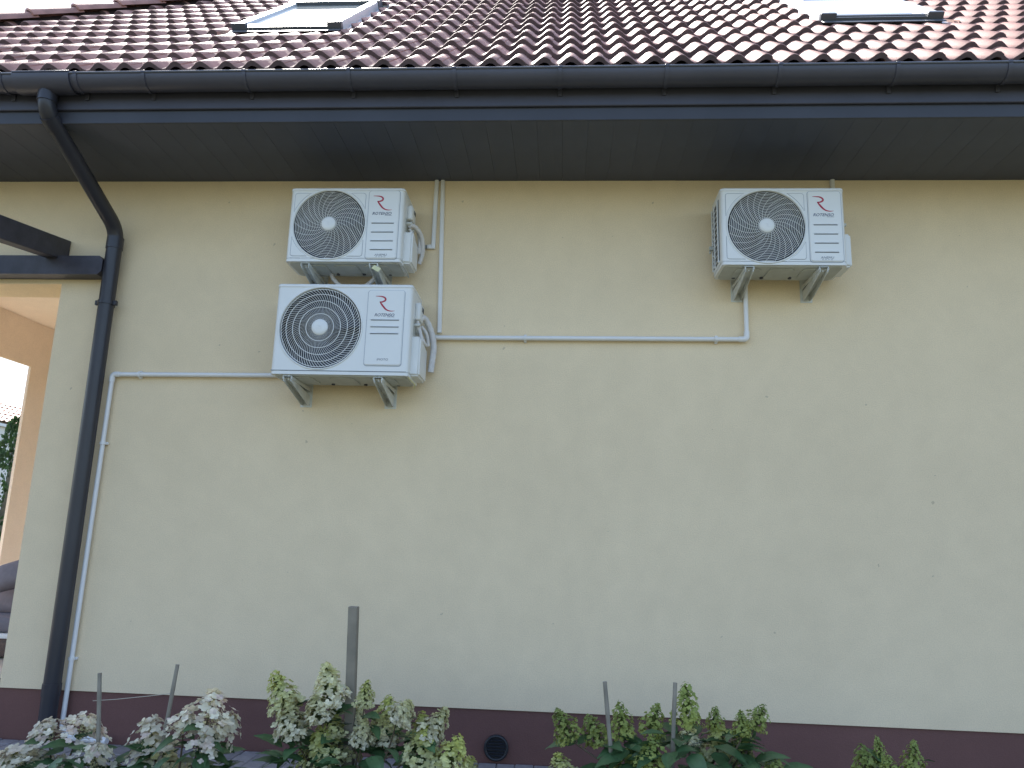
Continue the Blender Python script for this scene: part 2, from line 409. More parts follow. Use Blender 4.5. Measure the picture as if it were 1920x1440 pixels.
# ---- roof
TH = rad(44); CT, ST = math.cos(TH), math.sin(TH)
E0 = Vector((0, -.84, 3.917)); SD = Vector((0, CT, ST)); ND = Vector((0, -ST, CT))
HIPX = -6.15                        # where the hip meets the eave line
RS = 7.0                            # slope length to the ridge
def RP(x, s, off=0): return E0 + SD*s + ND*off + Vector((x, 0, 0))
def hipx(s): return HIPX + s*CT
bm = NB()
def slab(pts, th):
    A = [bm.verts.new(p) for p in pts]; n = (pts[1]-pts[0]).cross(pts[2]-pts[0]).normalized()
    B = [bm.verts.new(p - n*th) for p in pts]; k = len(pts)
    bm.faces.new(A); bm.faces.new(B[::-1])
    for i in range(k): bm.faces.new((A[i], B[i], B[(i+1) % k], A[(i+1) % k]))
e_l, e_r = RP(HIPX, .05, -.045), RP(8.8, .05, -.045)
t_r, t_l = RP(8.8, RS, -.045), RP(hipx(RS), RS, -.045)
slab([e_l, e_r, t_r, t_l], .06)
bk = Vector((HIPX, t_l.y*2 - e_l.y, e_l.z)); bkr = Vector((8.8, bk.y, e_l.z))
slab([e_l, t_l, bk], .06); slab([t_l, t_r, bkr, bk], .06)
roof = part('roof', bm, 'deck', house, 20)

TW, TL, COVER = .31, .42, .33
WAVE = .045
def tile_mesh(nseg=16):
    b = NB()
    def prof(u):                                 # u in 0..1 across two waves, first crest at .25/2
        ph = u*2*2*PI
        c = .5-.5*math.cos(ph)
        return WAVE*(c**.9)
    cols = []
    for i in range(nseg+1):
        u = i/nseg; x = (u-.5)*(TW+.006); h = prof((u-.14) % 1.0)
        f0 = b.verts.new((x, 0, h-.002)); t0 = b.verts.new((x, .0015, h+.026)); t1 = b.verts.new((x, .006, h+.029)); t2 = b.verts.new((x, TL, h-.010))
        cols.append((f0, t0, t1, t2))
    for i in range(nseg):
        for k in range(3):
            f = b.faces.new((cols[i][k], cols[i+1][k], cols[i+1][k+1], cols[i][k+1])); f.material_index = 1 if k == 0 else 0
    # side edge on the right, overlapping the next tile
    l = cols[-1]; f1 = b.verts.new((l[0].co.x, TL, l[3].co.z-.018)); b.faces.new((l[0], f1, l[3], l[2], l[1]))
    l = cols[0]; f1 = b.verts.new((l[0].co.x, TL, l[3].co.z-.018)); b.faces.new((l[1], l[2], l[3], f1, l[0]))
    b.normal_update()
    return b
TB = tile_mesh()
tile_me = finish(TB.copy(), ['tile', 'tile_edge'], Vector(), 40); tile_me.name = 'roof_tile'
RM = Matrix(((1, 0, 0), (0, CT, -ST), (0, ST, CT)))
SKY = [(-2.50, -1.73, 1.50, 2.90), (1.82, 2.60, 1.52, 2.92)]     # x0, x1, s0, s1
def blocked(x, s):
    for a, b_, c, d in SKY:
        if a-.09 < x < b_+.09 and c-.24 < s < d-.02: return True
    return False
JX = -.112
cand = []
for k in range(0, 21):
    s = k*COVER - .02
    i0 = int(math.ceil((hipx(s+.12)-JX)/TW)); i1 = int((8.6-JX)/TW)
    for i in range(i0, i1+1):
        x = JX + (i-.5)*TW
        if blocked(x, s): continue
        lft, rgt = -3.75-.27*k, 2.95+.115*k
        vis = (k <= 11 and lft < x < rgt)
        cand.append((0 if vis else 1, k, x, s))
vis = [c for c in cand if c[0] == 0][:300]; seen = set((c[1], round(c[2], 3)) for c in vis)
for _, k, x, s in vis:
    o = link('roof_tile', tile_me, roof)
    P = RP(x+rng.uniform(-.0012, .0012), s+rng.uniform(-.002, .002), rng.uniform(-.001, .0015))
    o.matrix_basis = Matrix.Translation(P) @ (RM @ Matrix.Rotation(rng.uniform(-.004, .004), 3, 'Z')).to_4x4()
rest = NB(); tmp = bpy.data.meshes.new('tmp'); TB.to_mesh(tmp)
for _, k, x, s in cand:
    if (k, round(x, 3)) in seen: continue
    n0 = len(rest.verts); rest.from_mesh(tmp); rest.verts.ensure_lookup_table()
    bmesh.ops.transform(rest, matrix=Matrix.Translation(RP(x, s, rng.uniform(-.001, .0015))) @ RM.to_4x4(), verts=rest.verts[n0:])
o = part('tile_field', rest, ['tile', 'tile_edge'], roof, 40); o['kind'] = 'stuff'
TB.free()
# hip caps
hd = Vector((1, 1, math.tan(TH))).normalized(); hs = hd.cross(Vector((0, 0, 1))).normalized(); hu = hs.cross(hd).normalized()
def hip_mesh():
    b = NB(); n = 12; rows = []
    for (t, r, dz) in ((0, .098, .0), (.004, .118, .0), (.43, .100, -.018)):
        rows.append([b.verts.new(hs*(math.cos(PI*j/n)*r) + hu*(math.sin(PI*j/n)*r*.86 + dz) + hd*t) for j in range(n+1)])
    for a in range(2):
        for j in range(n): b.faces.new((rows[a][j], rows[a][j+1], rows[a+1][j+1], rows[a+1][j]))
    bmesh.ops.recalc_face_normals(b, faces=b.faces)
    return b
hb = hip_mesh(); hip_me = finish(hb, 'tile', Vector(), 50); hip_me.name = 'hip_tile'
h0 = RP(HIPX, 0, .045)
for k in range(0, 22):
    o = link('hip_tile', hip_me, roof); o.location = h0 + hd*(k*.385)
bm = NB(); tube(bm, [h0-hu*.05, h0-hu*.05+hd*8.4], .07, 8); part('hip_mortar', bm, 'deck', roof, 40)

# ---- skylights
def skylight(x0, x1, s0, s1, open_=0):
    e = bpy.data.objects.new('skylight', None); COL.objects.link(e); e.parent = house; ORG[e] = Vector()
    def rb(b, xa, xb, sa, sb, oa, ob, bev=.004):
        vs = box(b, xa, xb, sa, sb, oa, ob, bev, 1)
        bmesh.ops.transform(b, matrix=Matrix.Translation(E0) @ RM.to_4x4(), verts=vs)
    f = .055
    b = NB(); rb(b, x0-.02, x0+f, s0, s1, -.03, .088); part('side_cover', b, 'alu', e)
    b = NB(); rb(b, x1-f, x1+.02, s0, s1, -.03, .088); part('side_cover', b, 'alu', e)
    b = NB(); rb(b, x0-.03, x1+.03, s1-.10, s1+.05, -.03, .098); part('top_cover', b, 'dalu', e)
    b = NB(); rb(b, x0+f+.002, x1-f-.002, s0-.015, s0+.05, -.03, .074); part('bottom_cover', b, 'dalu', e)
    b = NB(); rb(b, x0-.035, x0+f+.02, s0-.05, s0-.002, -.02, .094); part('corner_cap', b, 'dalu', e)
    b = NB(); rb(b, x1-f-.02, x1+.035, s0-.05, s0-.002, -.02, .094); part('corner_cap', b, 'dalu', e)
    b = NB(); rb(b, x0-.03, x1+.03, s0-.13, s0-.052, .040, .047, .002); rb(b, x0+.07, x1-.07, s0-.05, s0-.017, .01, .066, .002); part('apron_flashing', b, 'dalu', e)
    b = NB(); rb(b, x0-.13, x0-.021, s0-.08, s1+.12, .015, .024, .002); rb(b, x1+.021, x1+.13, s0-.08, s1+.12, .015, .024, .002)
    rb(b, x0-.13, x1+.13, s1+.051, s1+.16, .03, .039, .002); part('side_flashing', b, 'alu', e)
    b = NB(); rb(b, x0+f, x1-f, s0+.05, s1-.10, .05, .066, 0); part('pane', b, 'glass', e, 20)
for a in SKY: skylight(*a)

# ---- plinth vent
VX, VZ = -.361, .080
bm = NB(); tube(bm, [(VX, .02, VZ), (VX, -.006, VZ)], .070, 32)
vent = part('vent_grille', bm, 'vent', house, 40)
bm = NB(); ring = [(VX+.064*math.cos(2*PI*k/36), -.010, VZ+.064*math.sin(2*PI*k/36)) for k in range(36)]
tube(bm, ring, .0085, 8, closed=True); part('rim', bm, 'vent', vent, 60)
for k in range(6):
    z = VZ-.042+k*.0168; hw = math.sqrt(.056**2-(z-VZ)**2)
    bm = NB(); box(bm, VX-hw, VX+hw, -.016, -.004, z-.003, z+.003, rot=Matrix.Rotation(rad(35), 3, 'X')); part('slat', bm, 'vent', vent, 30)

# ================================================================== AIR CONDITIONERS
def text_mesh(body, size, shear=.25, ext=.0008, bold=0.0):
    c = bpy.data.curves.new('lettering', 'FONT'); c.body = body; c.size = size; c.shear = shear; c.extrude = ext
    c.align_x = 'CENTER'; c.align_y = 'CENTER'; c.offset = bold; c.resolution_u = 3
    o = bpy.data.objects.new('lettering', c); COL.objects.link(o)
    dg = bpy.context.evaluated_depsgraph_get(); me = bpy.data.meshes.new_from_object(o.evaluated_get(dg))
    bpy.data.objects.remove(o, do_unlink=True); bpy.data.curves.remove(c)
    return me
def put_text(name, body, width, height, x, y, z, m, parent, shear=.25, bold=0.0):
    me = text_mesh(body, 1.0, shear, .02, bold)
    xs = [v.co.x for v in me.vertices]; ys = [v.co.y for v in me.vertices]
    cx, cy = (min(xs)+max(xs))/2, (min(ys)+max(ys))/2; kx = width/(max(xs)-min(xs)); ky = height/(max(ys)-min(ys))
    og = ORG[parent]
    for v in me.vertices:
        v.co = (x+(v.co.x-cx)*kx-og.x, y-v.co.z*.03-og.y, z+(v.co.y-cy)*ky-og.z)
    me.materials.clear(); me.materials.append(M[m]); me.name = name
    return link(name, me, parent)
def stroke(bm, pts, y0, y1):
    """variable-width ribbon in the x-z plane"""
    L = []; R_ = []
    for i, (x, z, w) in enumerate(pts):
        a = pts[max(0, i-1)]; b = pts[min(len(pts)-1, i+1)]
        d = Vector((b[0]-a[0], b[1]-a[1])).normalized(); n = Vector((-d.y, d.x))*w/2
        L.append((x+n.x, z+n.y)); R_.append((x-n.x, z-n.y))
    for i in range(len(pts)-1):
        prism(bm, [L[i], L[i+1], R_[i+1], R_[i]], 'y', y0, y1)

def spline(pts, n=6):
    out = []
    P = [pts[0]]+list(pts)+[pts[-1]]
    for i in range(1, len(P)-2):
        for k in range(n):
            t = k/n; q = []
            for c in range(len(pts[0])):
                a, b, d, e = P[i-1][c], P[i][c], P[i+1][c], P[i+2][c]
                q.append(.5*(2*b+(d-a)*t+(2*a-5*b+4*d-e)*t*t+(-a+3*b-3*d+e)*t**3))
            out.append(tuple(q))
    out.append(tuple(pts[-1])); return out

def air_con(label, x0, z0, w, h, d, yf, cx, cz, R, panel, style, brackets, drop):
    x1, z1, yb = x0+w, z0+h, yf+d
    root = empty('air_conditioner', (x0+w/2, yb, z0), label, 'air conditioner', 'air conditioner units on the cream wall')
    cx += x0; cz += z0; p0, p1, q0, q1 = panel; p0 += x0; p1 += x0; q0 += z0; q1 += z0
    rc = .026
    # --- casing: rounded plan extruded up, front face with a round fan opening
    bm = NB()
    zb, zt = z0+.022, z1-.016
    plan = []
    for (ccx, ccy, a0, r) in ((x1-rc, yf+rc, -90, rc), (x1-.008, yb-.008, 0, .008), (x0+.008, yb-.008, 90, .008), (x0+rc, yf+rc, 180, rc)):
        for k in range(6):
            a = rad(a0+90*k/5); plan.append((ccx+r*math.cos(a), ccy+r*math.sin(a)))
    A = [bm.verts.new((p[0], p[1], zb)) for p in plan]; B = [bm.verts.new((p[0], p[1], zt)) for p in plan]
    n = len(plan)
    for i in range(n):
        j = (i+1) % n
        if i == n-1: continue                                    # the flat front is built below
        bm.faces.new((A[i], A[j], B[j], B[i]))
    bm.faces.new(B)
    fx0, fx1 = x0+rc, x1-rc
    def edge_pt(a):
        c, s = math.cos(a), math.sin(a); t = 1e9
        if c > 1e-9: t = min(t, (fx1-cx)/c)
        if c < -1e-9: t = min(t, (fx0-cx)/c)
        if s > 1e-9: t = min(t, (zt-cz)/s)
        if s < -1e-9: t = min(t, (zb-cz)/s)
        return (cx+c*t, cz+s*t)
    angs = sorted([2*PI*k/72 for k in range(72)] + [math.atan2(zz-cz, xx-cx) % (2*PI) for xx in (fx0, fx1) for zz in (zb, zt)])
    o_ = [bm.verts.new((*(lambda q: (q[0], yf, q[1]))(edge_pt(a)),)) for a in angs]
    m_ = [bm.verts.new((cx+(R+.012)*math.cos(a), yf, cz+(R+.012)*math.sin(a))) for a in angs]
    l_ = [bm.verts.new((cx+(R+.004)*math.cos(a), yf+.007, cz+(R+.004)*math.sin(a))) for a in angs]
    for rr in ((o_, m_), (m_, l_)):
        for i in range(len(angs)):
            j = (i+1) % len(angs); bm.faces.new((rr[0][i], rr[0][j], rr[1][j], rr[1][i]))
    bmesh.ops.recalc_face_normals(bm, faces=bm.faces)
    casing = part('casing', bm, 'white', root, 40)
    bm = NB()
    l_ = [bm.verts.new((cx+(R+.004)*math.cos(a), yf+.007, cz+(R+.004)*math.sin(a))) for a in angs]
    i_ = [bm.verts.new((cx+R*math.cos(a), yf+.09, cz+R*math.sin(a))) for a in angs]
    for i in range(len(angs)):
        j = (i+1) % len(angs); bm.faces.new((l_[i], l_[j], i_[j], i_[i]))
    part('fan_shroud', bm, 'dark', root, 40)
    # bell-mouth ring round the grille
    bm = NB()
    tube(bm, [(cx+(R+.010)*math.cos(2*PI*k/64), yf-.001, cz+(R+.010)*math.sin(2*PI*k/64)) for k in range(64)], .0048, 8, closed=True)
    part('fan_ring', bm, 'white', casing, 60)
    # --- lid
    bm = NB(); prism(bm, rrect(x0-.002, x1+.002, yf-.004, yb+.002, .026, 5), 'z', z1-.020, z1)
    es = [e for e in bm.edges if all(abs(v.co.z-z1) < 1e-5 for v in e.verts)]
    bmesh.ops.bevel(bm, geom=es, offset=.010, segments=4, affect='EDGES', profile=.5)
    part('lid', bm, 'white', root, 40)
    # --- base pan
    bm = NB(); prism(bm, rrect(x0+.001, x1-.001, yf+.001, yb, .022, 4), 'z', z0, z0+.020)
    pan = part('base_pan', bm, 'white', root, 40)
    bm = NB(); prism(bm, rrect(x0+.02, x1-.02, yf+.018, yb-.012, .03, 4), 'z', z0-.006, z0-.0005)
    for k in range(3):
        xx = x0+.17+k*(w-.34)/2; prism(bm, rrect(xx-.075, xx+.075, yf+.05, yb-.05, .03, 4), 'z', z0-.012, z0-.006)
    part('pan_underside', bm, 'base', pan, 30)  # shade under the white pan is put into this grey
    for k in range(4):
        xx = x0+.11+k*(w-.22)/3
        bm = NB(); tube(bm, [(xx, yb-.06, z0-.002), (xx, yb-.06, z0-.014)], .011, 12); part('drain_hole', bm, 'dark', pan, 40)
    # --- fan inside
    bm = NB(); tube(bm, [(cx, yf+.088, cz), (cx, yf+.094, cz)], R+.01, 48); part('fan_back', bm, 'dark', root, 40)
    bm = NB()
    tube(bm, [(cx, yf+.034, cz), (cx, yf+.082, cz)], .055, 20)
    for k in range(3):
        a0 = k*2*PI/3+.5; vs = []
        for i in range(9):
            t = i/8
            for j in range(5):
                r = .05+(R-.066)*j/4; a = a0+(t-.5)*(.95+.35*j/4)+.25*j/4
                vs.append(bm.verts.new((cx+r*math.cos(a), yf+.037+.038*t, cz+r*math.sin(a))))
        for i in range(8):
            for j in range(4): bm.faces.new((vs[i*5+j], vs[i*5+j+1], vs[(i+1)*5+j+1], vs[(i+1)*5+j]))
    part('fan', bm, 'fan', root, 40)
    # --- grille
    rh = .046 if style == 'a' else .050
    def gp(r, a):
        return (cx+r*math.cos(a), yf+.004-.016*(1-(r/R)**2), cz+r*math.sin(a))
    bm = NB()
    if style == 'a':
        nr = 17
        for k in range(nr):
            r = rh+.006+(R-.006-rh-.006)*k/(nr-1); ns = 40 if r < .12 else 64
            tube(bm, [gp(r, 2*PI*j/ns) for j in range(ns)], .00165, 4, closed=True)
        for k in range(24):
            tube(bm, [gp(rh+(R-rh)*t/9, 2*PI*k/24-.85*(t/9)**.85) for t in range(10)], .0013, 4)
    else:
        for r in (R*.345, R*.515, R*.685, R*.855, R*.985):
            tube(bm, [gp(r, 2*PI*j/64) for j in range(64)], .0023, 5, closed=True)
        for k in range(80):
            tube(bm, [gp(rh+(R-rh)*t/8, 2*PI*k/80+.50*(t/8)**1.5) for t in range(9)], [.0008+.0010*t/8 for t in range(9)], 4, cap=False)
    gr = part('fan_grille', bm, 'white', root, 60)
    bm = NB(); prev = None
    rows = []
    for (r, dy) in ((.0, -.021), (rh*.6, -.0205), (rh*.9, -.018), (rh, -.013), (rh, -.004)):
        rows.append([bm.verts.new((cx+r*math.cos(2*PI*k/36), yf+.0+dy, cz+r*math.sin(2*PI*k/36))) for k in range(36)] if r else [bm.verts.new((cx, yf+dy, cz))])
    for k in range(36):
        bm.faces.new((rows[0][0], rows[1][k], rows[1][(k+1) % 36]))
        for a in range(1, 4): bm.faces.new((rows[a][k], rows[a+1][k], rows[a+1][(k+1) % 36], rows[a][(k+1) % 36]))
    bmesh.ops.recalc_face_normals(bm, faces=bm.faces)
    hub = part('hub_cap', bm, 'white', gr, 40)
    # faint embossed emblem on the hub
    sc = .0003
    legs = [[(-38, 30, 2), (-5, 28, 7), (18, 18, 8), (10, 2, 8), (-12, -4, 5)], [(-12, -4, 5), (0, -22, 7), (22, -40, 6), (48, -44, 2)]]
    bm = NB()
    for L in legs: stroke(bm, [(cx+a*sc, cz+b*sc, c*sc*1.6) for a, b, c in spline(L, 4)], yf-.0225, yf-.019)
    part('hub_emblem', bm, 'offwhite', hub, 30)
    # --- embossed corner fields
    if style == 'a':
        xl, xr, zl, zh = x0+.030, p0-.022, z0+.034, z1-.036
        Rr = R+.024
        def cornerfield(sx, sz):
            ex = xr if sx > 0 else xl; ez = zh if sz > 0 else zl
            pts = []
            dx = ex-cx; dz = ez-cz
            zi = math.sqrt(max(1e-6, Rr*Rr-dx*dx)) if abs(dx) < Rr else .02
            xi = math.sqrt(max(1e-6, Rr*Rr-dz*dz)) if abs(dz) < Rr else .02
            a0 = math.atan2(sz*zi, dx) if abs(dx) < Rr else math.atan2(sz*.02, sx*Rr)
            a1 = math.atan2(dz, sx*xi) if abs(dz) < Rr else math.atan2(sz*Rr, sx*.02)
            if a0-a1 > PI: a1 += 2*PI
            if a1-a0 > PI: a0 += 2*PI
            for k in range(11):
                a = a0+(a1-a0)*k/10; pts.append((cx+Rr*math.cos(a), cz+Rr*math.sin(a)))
            e = .014
            pts += [(ex-sx*e, ez), (ex-sx*e*.3, ez-sz*e*.3), (ex, ez-sz*e)]
            return pts
        for sx in (-1, 1):
            for sz in (-1, 1):
                pts = cornerfield(sx, sz)
                if Vector((pts[-2][0]-cx, pts[-2][1]-cz)).length < Rr+.012: continue
                c0 = Vector((sum(p[0] for p in pts)/len(pts), sum(p[1] for p in pts)/len(pts)))
                bm = NB(); tube(bm, [(p[0], yf-.0002, p[1]) for p in pts], .0016, 4, closed=True); part('corner_groove', bm, 'groove', casing, 60)
                bm = NB(); prism(bm, [(c0.x+(p[0]-c0.x)*.955, c0.y+(p[1]-c0.y)*.955) for p in pts], 'y', yf-.0022, yf+.001); part('corner_panel', bm, 'white', casing, 30)
    # --- service panel
    bm = NB(); prism(bm, rrect(p0, p1, q0, q1, .016, 4), 'y', yf-.007, yf+.001)
    es = [e for e in bm.edges if all(abs(v.co.y-(yf-.007)) < 1e-5 for v in e.verts)]
    bmesh.ops.bevel(bm, geom=es, offset=.004, segments=2, affect='EDGES')
    sp = part('service_panel', bm, 'white', root, 40)
    bm = NB(); prism(bm, rrect(p0-.0035, p1+.0035, q0-.0055, q1+.0025, .018, 4), 'y', yf-.0012, yf+.0005); part('panel_shadow_gap', bm, 'groove', sp, 30)
    pc = (p0+p1)/2; pw = p1-p0; fy = yf-.0072
    zs = [.46, .375, .29, .205] if style == 'a' else [.455, .395, .335]
    if style == 'a': zs = [q0+(q1-q0)*f for f in (.513, .382, .253, .125)]
    else: zs = [q0+(q1-q0)*f for f in (.596, .504, .415)]
    sw = pw*.36 if style == 'a' else pw*.385
    for zz in zs:
        bm = NB(); box(bm, pc-sw, pc+sw, fy-.0010, fy+.001, zz-.0022, zz+.0022); part('louvre_slot', bm, 'slot', sp, 30)
        bm = NB(); prism(bm, [(fy-.0055, zz+.0024), (fy+.001, zz+.0024), (fy+.001, zz+.010)], 'x', pc-sw, pc+sw); part('louvre_lip', bm, 'white', sp, 30)
    # emblem and lettering
    k = .000685 if style == 'a' else .000680
    zx = pc-(.009 if style == 'a' else .005); zc = q0+(q1-q0)*(.817 if style == 'a' else .82)
    raw1 = [(1075, 268, 2), (1100, 269, 6), (1130, 271, 9), (1152, 279, 12), (1166, 294, 13), (1162, 309, 13), (1146, 319, 12), (1129, 323, 10), (1115, 321, 6)]
    raw2 = [(1115, 319, 5), (1129, 339, 12), (1148, 364, 14), (1170, 388, 12), (1195, 402, 9), (1225, 407, 6), (1254, 404, 1.5)]
    bm = NB()
    for rw in (raw1, raw2): stroke(bm, [(zx+(a-1164)*k, zc-(b-337)*k, max(.0012, c*k*1.12)) for a, b, c in spline(rw, 4)], fy-.0012, fy+.001)
    part('emblem', bm, 'red', sp, 30)
    put_text('maker_lettering', 'ROTENSO', .122 if style == 'a' else .122, .0185, zx, fy-.0004, zc-.071 if style == 'a' else zc-.072, 'navy', sp, .3, .004)
    bm = NB(); box(bm, zx+.018, zx+.062, fy-.001, fy+.001, zc-.0855, zc-.0835); part('lettering_underline', bm, 'grey_text', sp, 30)
    put_text('model_lettering', 'ANEMU' if style == 'a' else 'IMOTO', .078 if style == 'a' else .068, .0135, pc, fy-.0004, q0+(.024 if style == 'a' else .036), 'grey_text', sp, .15, .0)
    if style == 'a':
        bm = NB()
        for i in range(4): box(bm, pc-.032+i*.017, pc-.021+i*.017, fy-.001, fy+.001, q0+.0095, q0+.0115)
        part('small_print', bm, 'grey_text', sp, 30)
    # --- left side: coil behind the casing edge with wire guard
    bm = NB(); box(bm, x0-.0015, x0+.001, yf+.055, yb-.02, z0+.05, z1-.05); coil = part('coil', bm, 'coil', root, 30)
    for i in range(11):
        zz = z0+.06+i*(h-.12)/10
        bm = NB(); box(bm, x0-.007, x0-.003, yf+.07, yb-.02, zz-.002, zz+.002); part('guard_wire', bm, 'white', coil, 30)
    for yy in (yf+.075, yb-.09, yb-.025):
        bm = NB(); box(bm, x0-.010, x0-.0025, yy-.004, yy+.004, z0+.04, z1-.045); part('guard_bar', bm, 'white', coil, 30)
    # --- right side: grip, valve cover, back corner
    bm = NB(); box(bm, x1-.002, x1+.034, yf+.10, yf+.215, z0+h*.66, z0+h*.86, .012, 3); grip = part('side_grip', bm, 'white', root, 40)
    bm = NB(); box(bm, x1+.031, x1+.0355, yf+.15, yf+.205, z0+h*.775, z0+h*.835, .003, 1); part('grip_recess', bm, 'coil', grip, 30)
    bm = NB(); prism(bm, [(yf+.065, z0+.015), (yb-.01, z0+.015), (yb-.01, z0+h*.40), (yf+.10, z0+h*.46), (yf+.065, z0+h*.46)], 'x', x1-.002, x1+.052)
    es = [e for e in bm.edges if max(v.co.x for v in e.verts) > x1+.05]
    bmesh.ops.bevel(bm, geom=es, offset=.012, segments=3, affect='EDGES')
    part('valve_cover', bm, 'white', root, 40)
    bm = NB(); box(bm, x1-.001, x1+.0015, yf+.068, yb-.03, z0+h*.47, z0+h*.655); part('valve_plate', bm, 'base', root, 30)
    for i, yy in enumerate((yf+.10, yf+.16)):
        bm = NB(); tube(bm, [(x1, yy, z0+h*(.60-.05*i)), (x1+.038, yy, z0+h*(.60-.05*i))], .011, 10); part('valve', bm, 'galv', root, 50)
    # --- brackets
    for bx in brackets:
        bm = NB()
        w2 = .026; yo = yf-.008; zt = z0-.013
        box(bm, bx-w2, bx+w2, yo, -.001, zt-.003, zt)                       # arm top plate
        for s in (-1, 1):
            xs = (bx+s*w2-.0018, bx+s*w2+.0018)
            prism(bm, [(yo, zt-.003), (yo, zt-.020), (-.003, zt-.028), (-.003, zt-.003)], 'x', *xs)
        br = part('mounting_bracket', bm, 'galv', root, 25)
        bm = NB(); th = .042                                               # diagonal channel brace
        for s in (-1, 1):
            xs = (bx+s*(w2-.004)-.0016, bx+s*(w2-.004)+.0016)
            prism(bm, [(yo+.004, zt-.006), (yo+.004, zt-.032), (-.05, zt-drop), (-.004, zt-drop), (-.004, zt-drop+.062), (yo+.05, zt-.012)], 'x', *xs)
        prism(bm, [(yo+.006, zt-.010), (yo+.03, zt-.011), (-.006, zt-drop+.045), (-.006, zt-drop+.041)], 'x', bx-w2+.006, bx+w2-.006)
        part('brace', bm, 'galv', br, 25)
        bm = NB(); box(bm, bx-w2-.012, bx+w2+.012, -.004, -.0005, zt-drop-.012, zt+.04, .001, 1); part('wall_plate', bm, 'galv', br, 25)
        for s in (-1,):
            bm = NB(); tube(bm, [(bx, yo+.03, zt+.012), (bx, yo+.03, zt-.022)], .006, 8); tube(bm, [(bx, yo+.03, zt-.006), (bx, yo+.03, zt-.013)], .011, 6); part('bolt', bm, 'galv', br, 30)
        for yy in (yf+.045, yb-.05):
            bm = NB(); tube(bm, [(bx, yy, zt+.0005), (bx, yy, z0-.0005)], .018, 14); part('rubber_foot', bm, 'vent', br, 40)
    return root

AC1 = air_con('smaller white air conditioner above the larger one, under the dark eaves', -1.755, 2.932, .733, .492, .27, -.35,
                .262, .246, .223, (.508, .704, .018, .470), 'a', (-1.622, -1.190), .10)
AC2 = air_con('largest white air conditioner, hanging below the smaller left one', -1.775, 2.207, .845, .570, .31, -.37,
              .287, .291, .248, (.573, .797, .060, .530), 'b', (-1.662, -1.110), .115)
AC3 = air_con('white air conditioner hanging alone on the right of the wall', .935, 2.926, .737, .495, .27, -.35,
              .270, .246, .225, (.520, .714, .020, .470), 'a', (1.095, 1.530), .10)

# seam along the front foot of the big unit
bm = NB(); box(bm, -1.772, -.945, -.3712, -.369, 2.2275, 2.2315); part('front_seam', bm, 'slot', AC2, 30)
# hoses on the right sides
def hose(name, parent, pts, r, m='hose', ribs=True):
    bm = NB(); P = spline([tuple(p) for p in pts], 8)
    rr = [r*(1+(.07*math.sin(i*2.2) if ribs else 0)) for i in range(len(P))]
    tube(bm, P, rr, 10); return part(name, bm, m, parent, 60)
xr = -1.022
hose('line_hose', AC1, [(xr+.02, -.25, 3.215), (xr+.045, -.20, 3.225), (xr+.075, -.13, 3.19), (xr+.078, -.07, 3.11), (xr+.055, -.05, 3.03)], .015)
hose('line_hose', AC1, [(xr+.015, -.23, 3.20), (xr+.035, -.21, 3.17), (xr+.045, -.20, 3.13)], .009)
hose('line_hose', AC1, [(xr+.03, -.19, 3.24), (xr+.055, -.14, 3.215), (xr+.06, -.10, 3.16), (xr+.055, -.08, 3.09)], .011)
bm = NB(); tube(bm, [(xr+.005, -.30, 2.925), (xr+.012, -.18, 2.915), (xr+.004, -.12, 2.912)], .0045, 6); part('earth_strap', bm, 'base', AC1, 60)
xr = -.930
hose('line_hose', AC2, [(xr+.012, -.22, 2.60), (xr+.040, -.15, 2.625), (xr+.075, -.10, 2.555), (xr+.092, -.07, 2.46), (xr+.085, -.06, 2.37), (xr+.078, -.055, 2.30)], .020)
hose('line_hose', AC2, [(xr+.018, -.27, 2.575), (xr+.030, -.25, 2.53), (xr+.045, -.235, 2.465), (xr+.055, -.20, 2.45)], .010)
hose('line_hose', AC2, [(xr+.018, -.26, 2.545), (xr+.036, -.23, 2.50), (xr+.058, -.17, 2.45), (xr+.060, -.10, 2.47)], .009)
hose('line_hose', AC2, [(xr+.03, -.20, 2.56), (xr+.058, -.16, 2.52), (xr+.066, -.12, 2.455)], .011)
bm = NB(); tube(bm, [(xr-.005, -.33, 2.203), (xr+.008, -.19, 2.19), (xr-.002, -.15, 2.175)], .0045, 6); part('earth_strap', bm, 'tag', AC2, 60)
# drain hose looped under the upper left unit, yellow tag on its bracket
hose('drain_hose', AC1, [(-1.52, -.14, 2.925), (-1.50, -.13, 2.885), (-1.43, -.12, 2.835), (-1.33, -.12, 2.835), (-1.25, -.13, 2.885), (-1.235, -.14, 2.925)], .013)
bm = NB(); box(bm, -1.196, -1.146, -.3585, -.3565, 2.868, 2.902, rot=Matrix.Rotation(rad(28), 3, 'Y') @ Matrix.Rotation(rad(-25), 3, 'X')); part('paper_tag', bm, 'tag', AC1, 30)
# cable gland on the coil side of the right-hand unit
bm = NB(); box(bm, .905, .937, -.13, -.10, 3.105, 3.13, .003, 1); tube(bm, [(.912, -.115, 3.10), (.912, -.115, 3.085)], .006, 8); part('cable_gland', bm, 'base', AC3, 40)

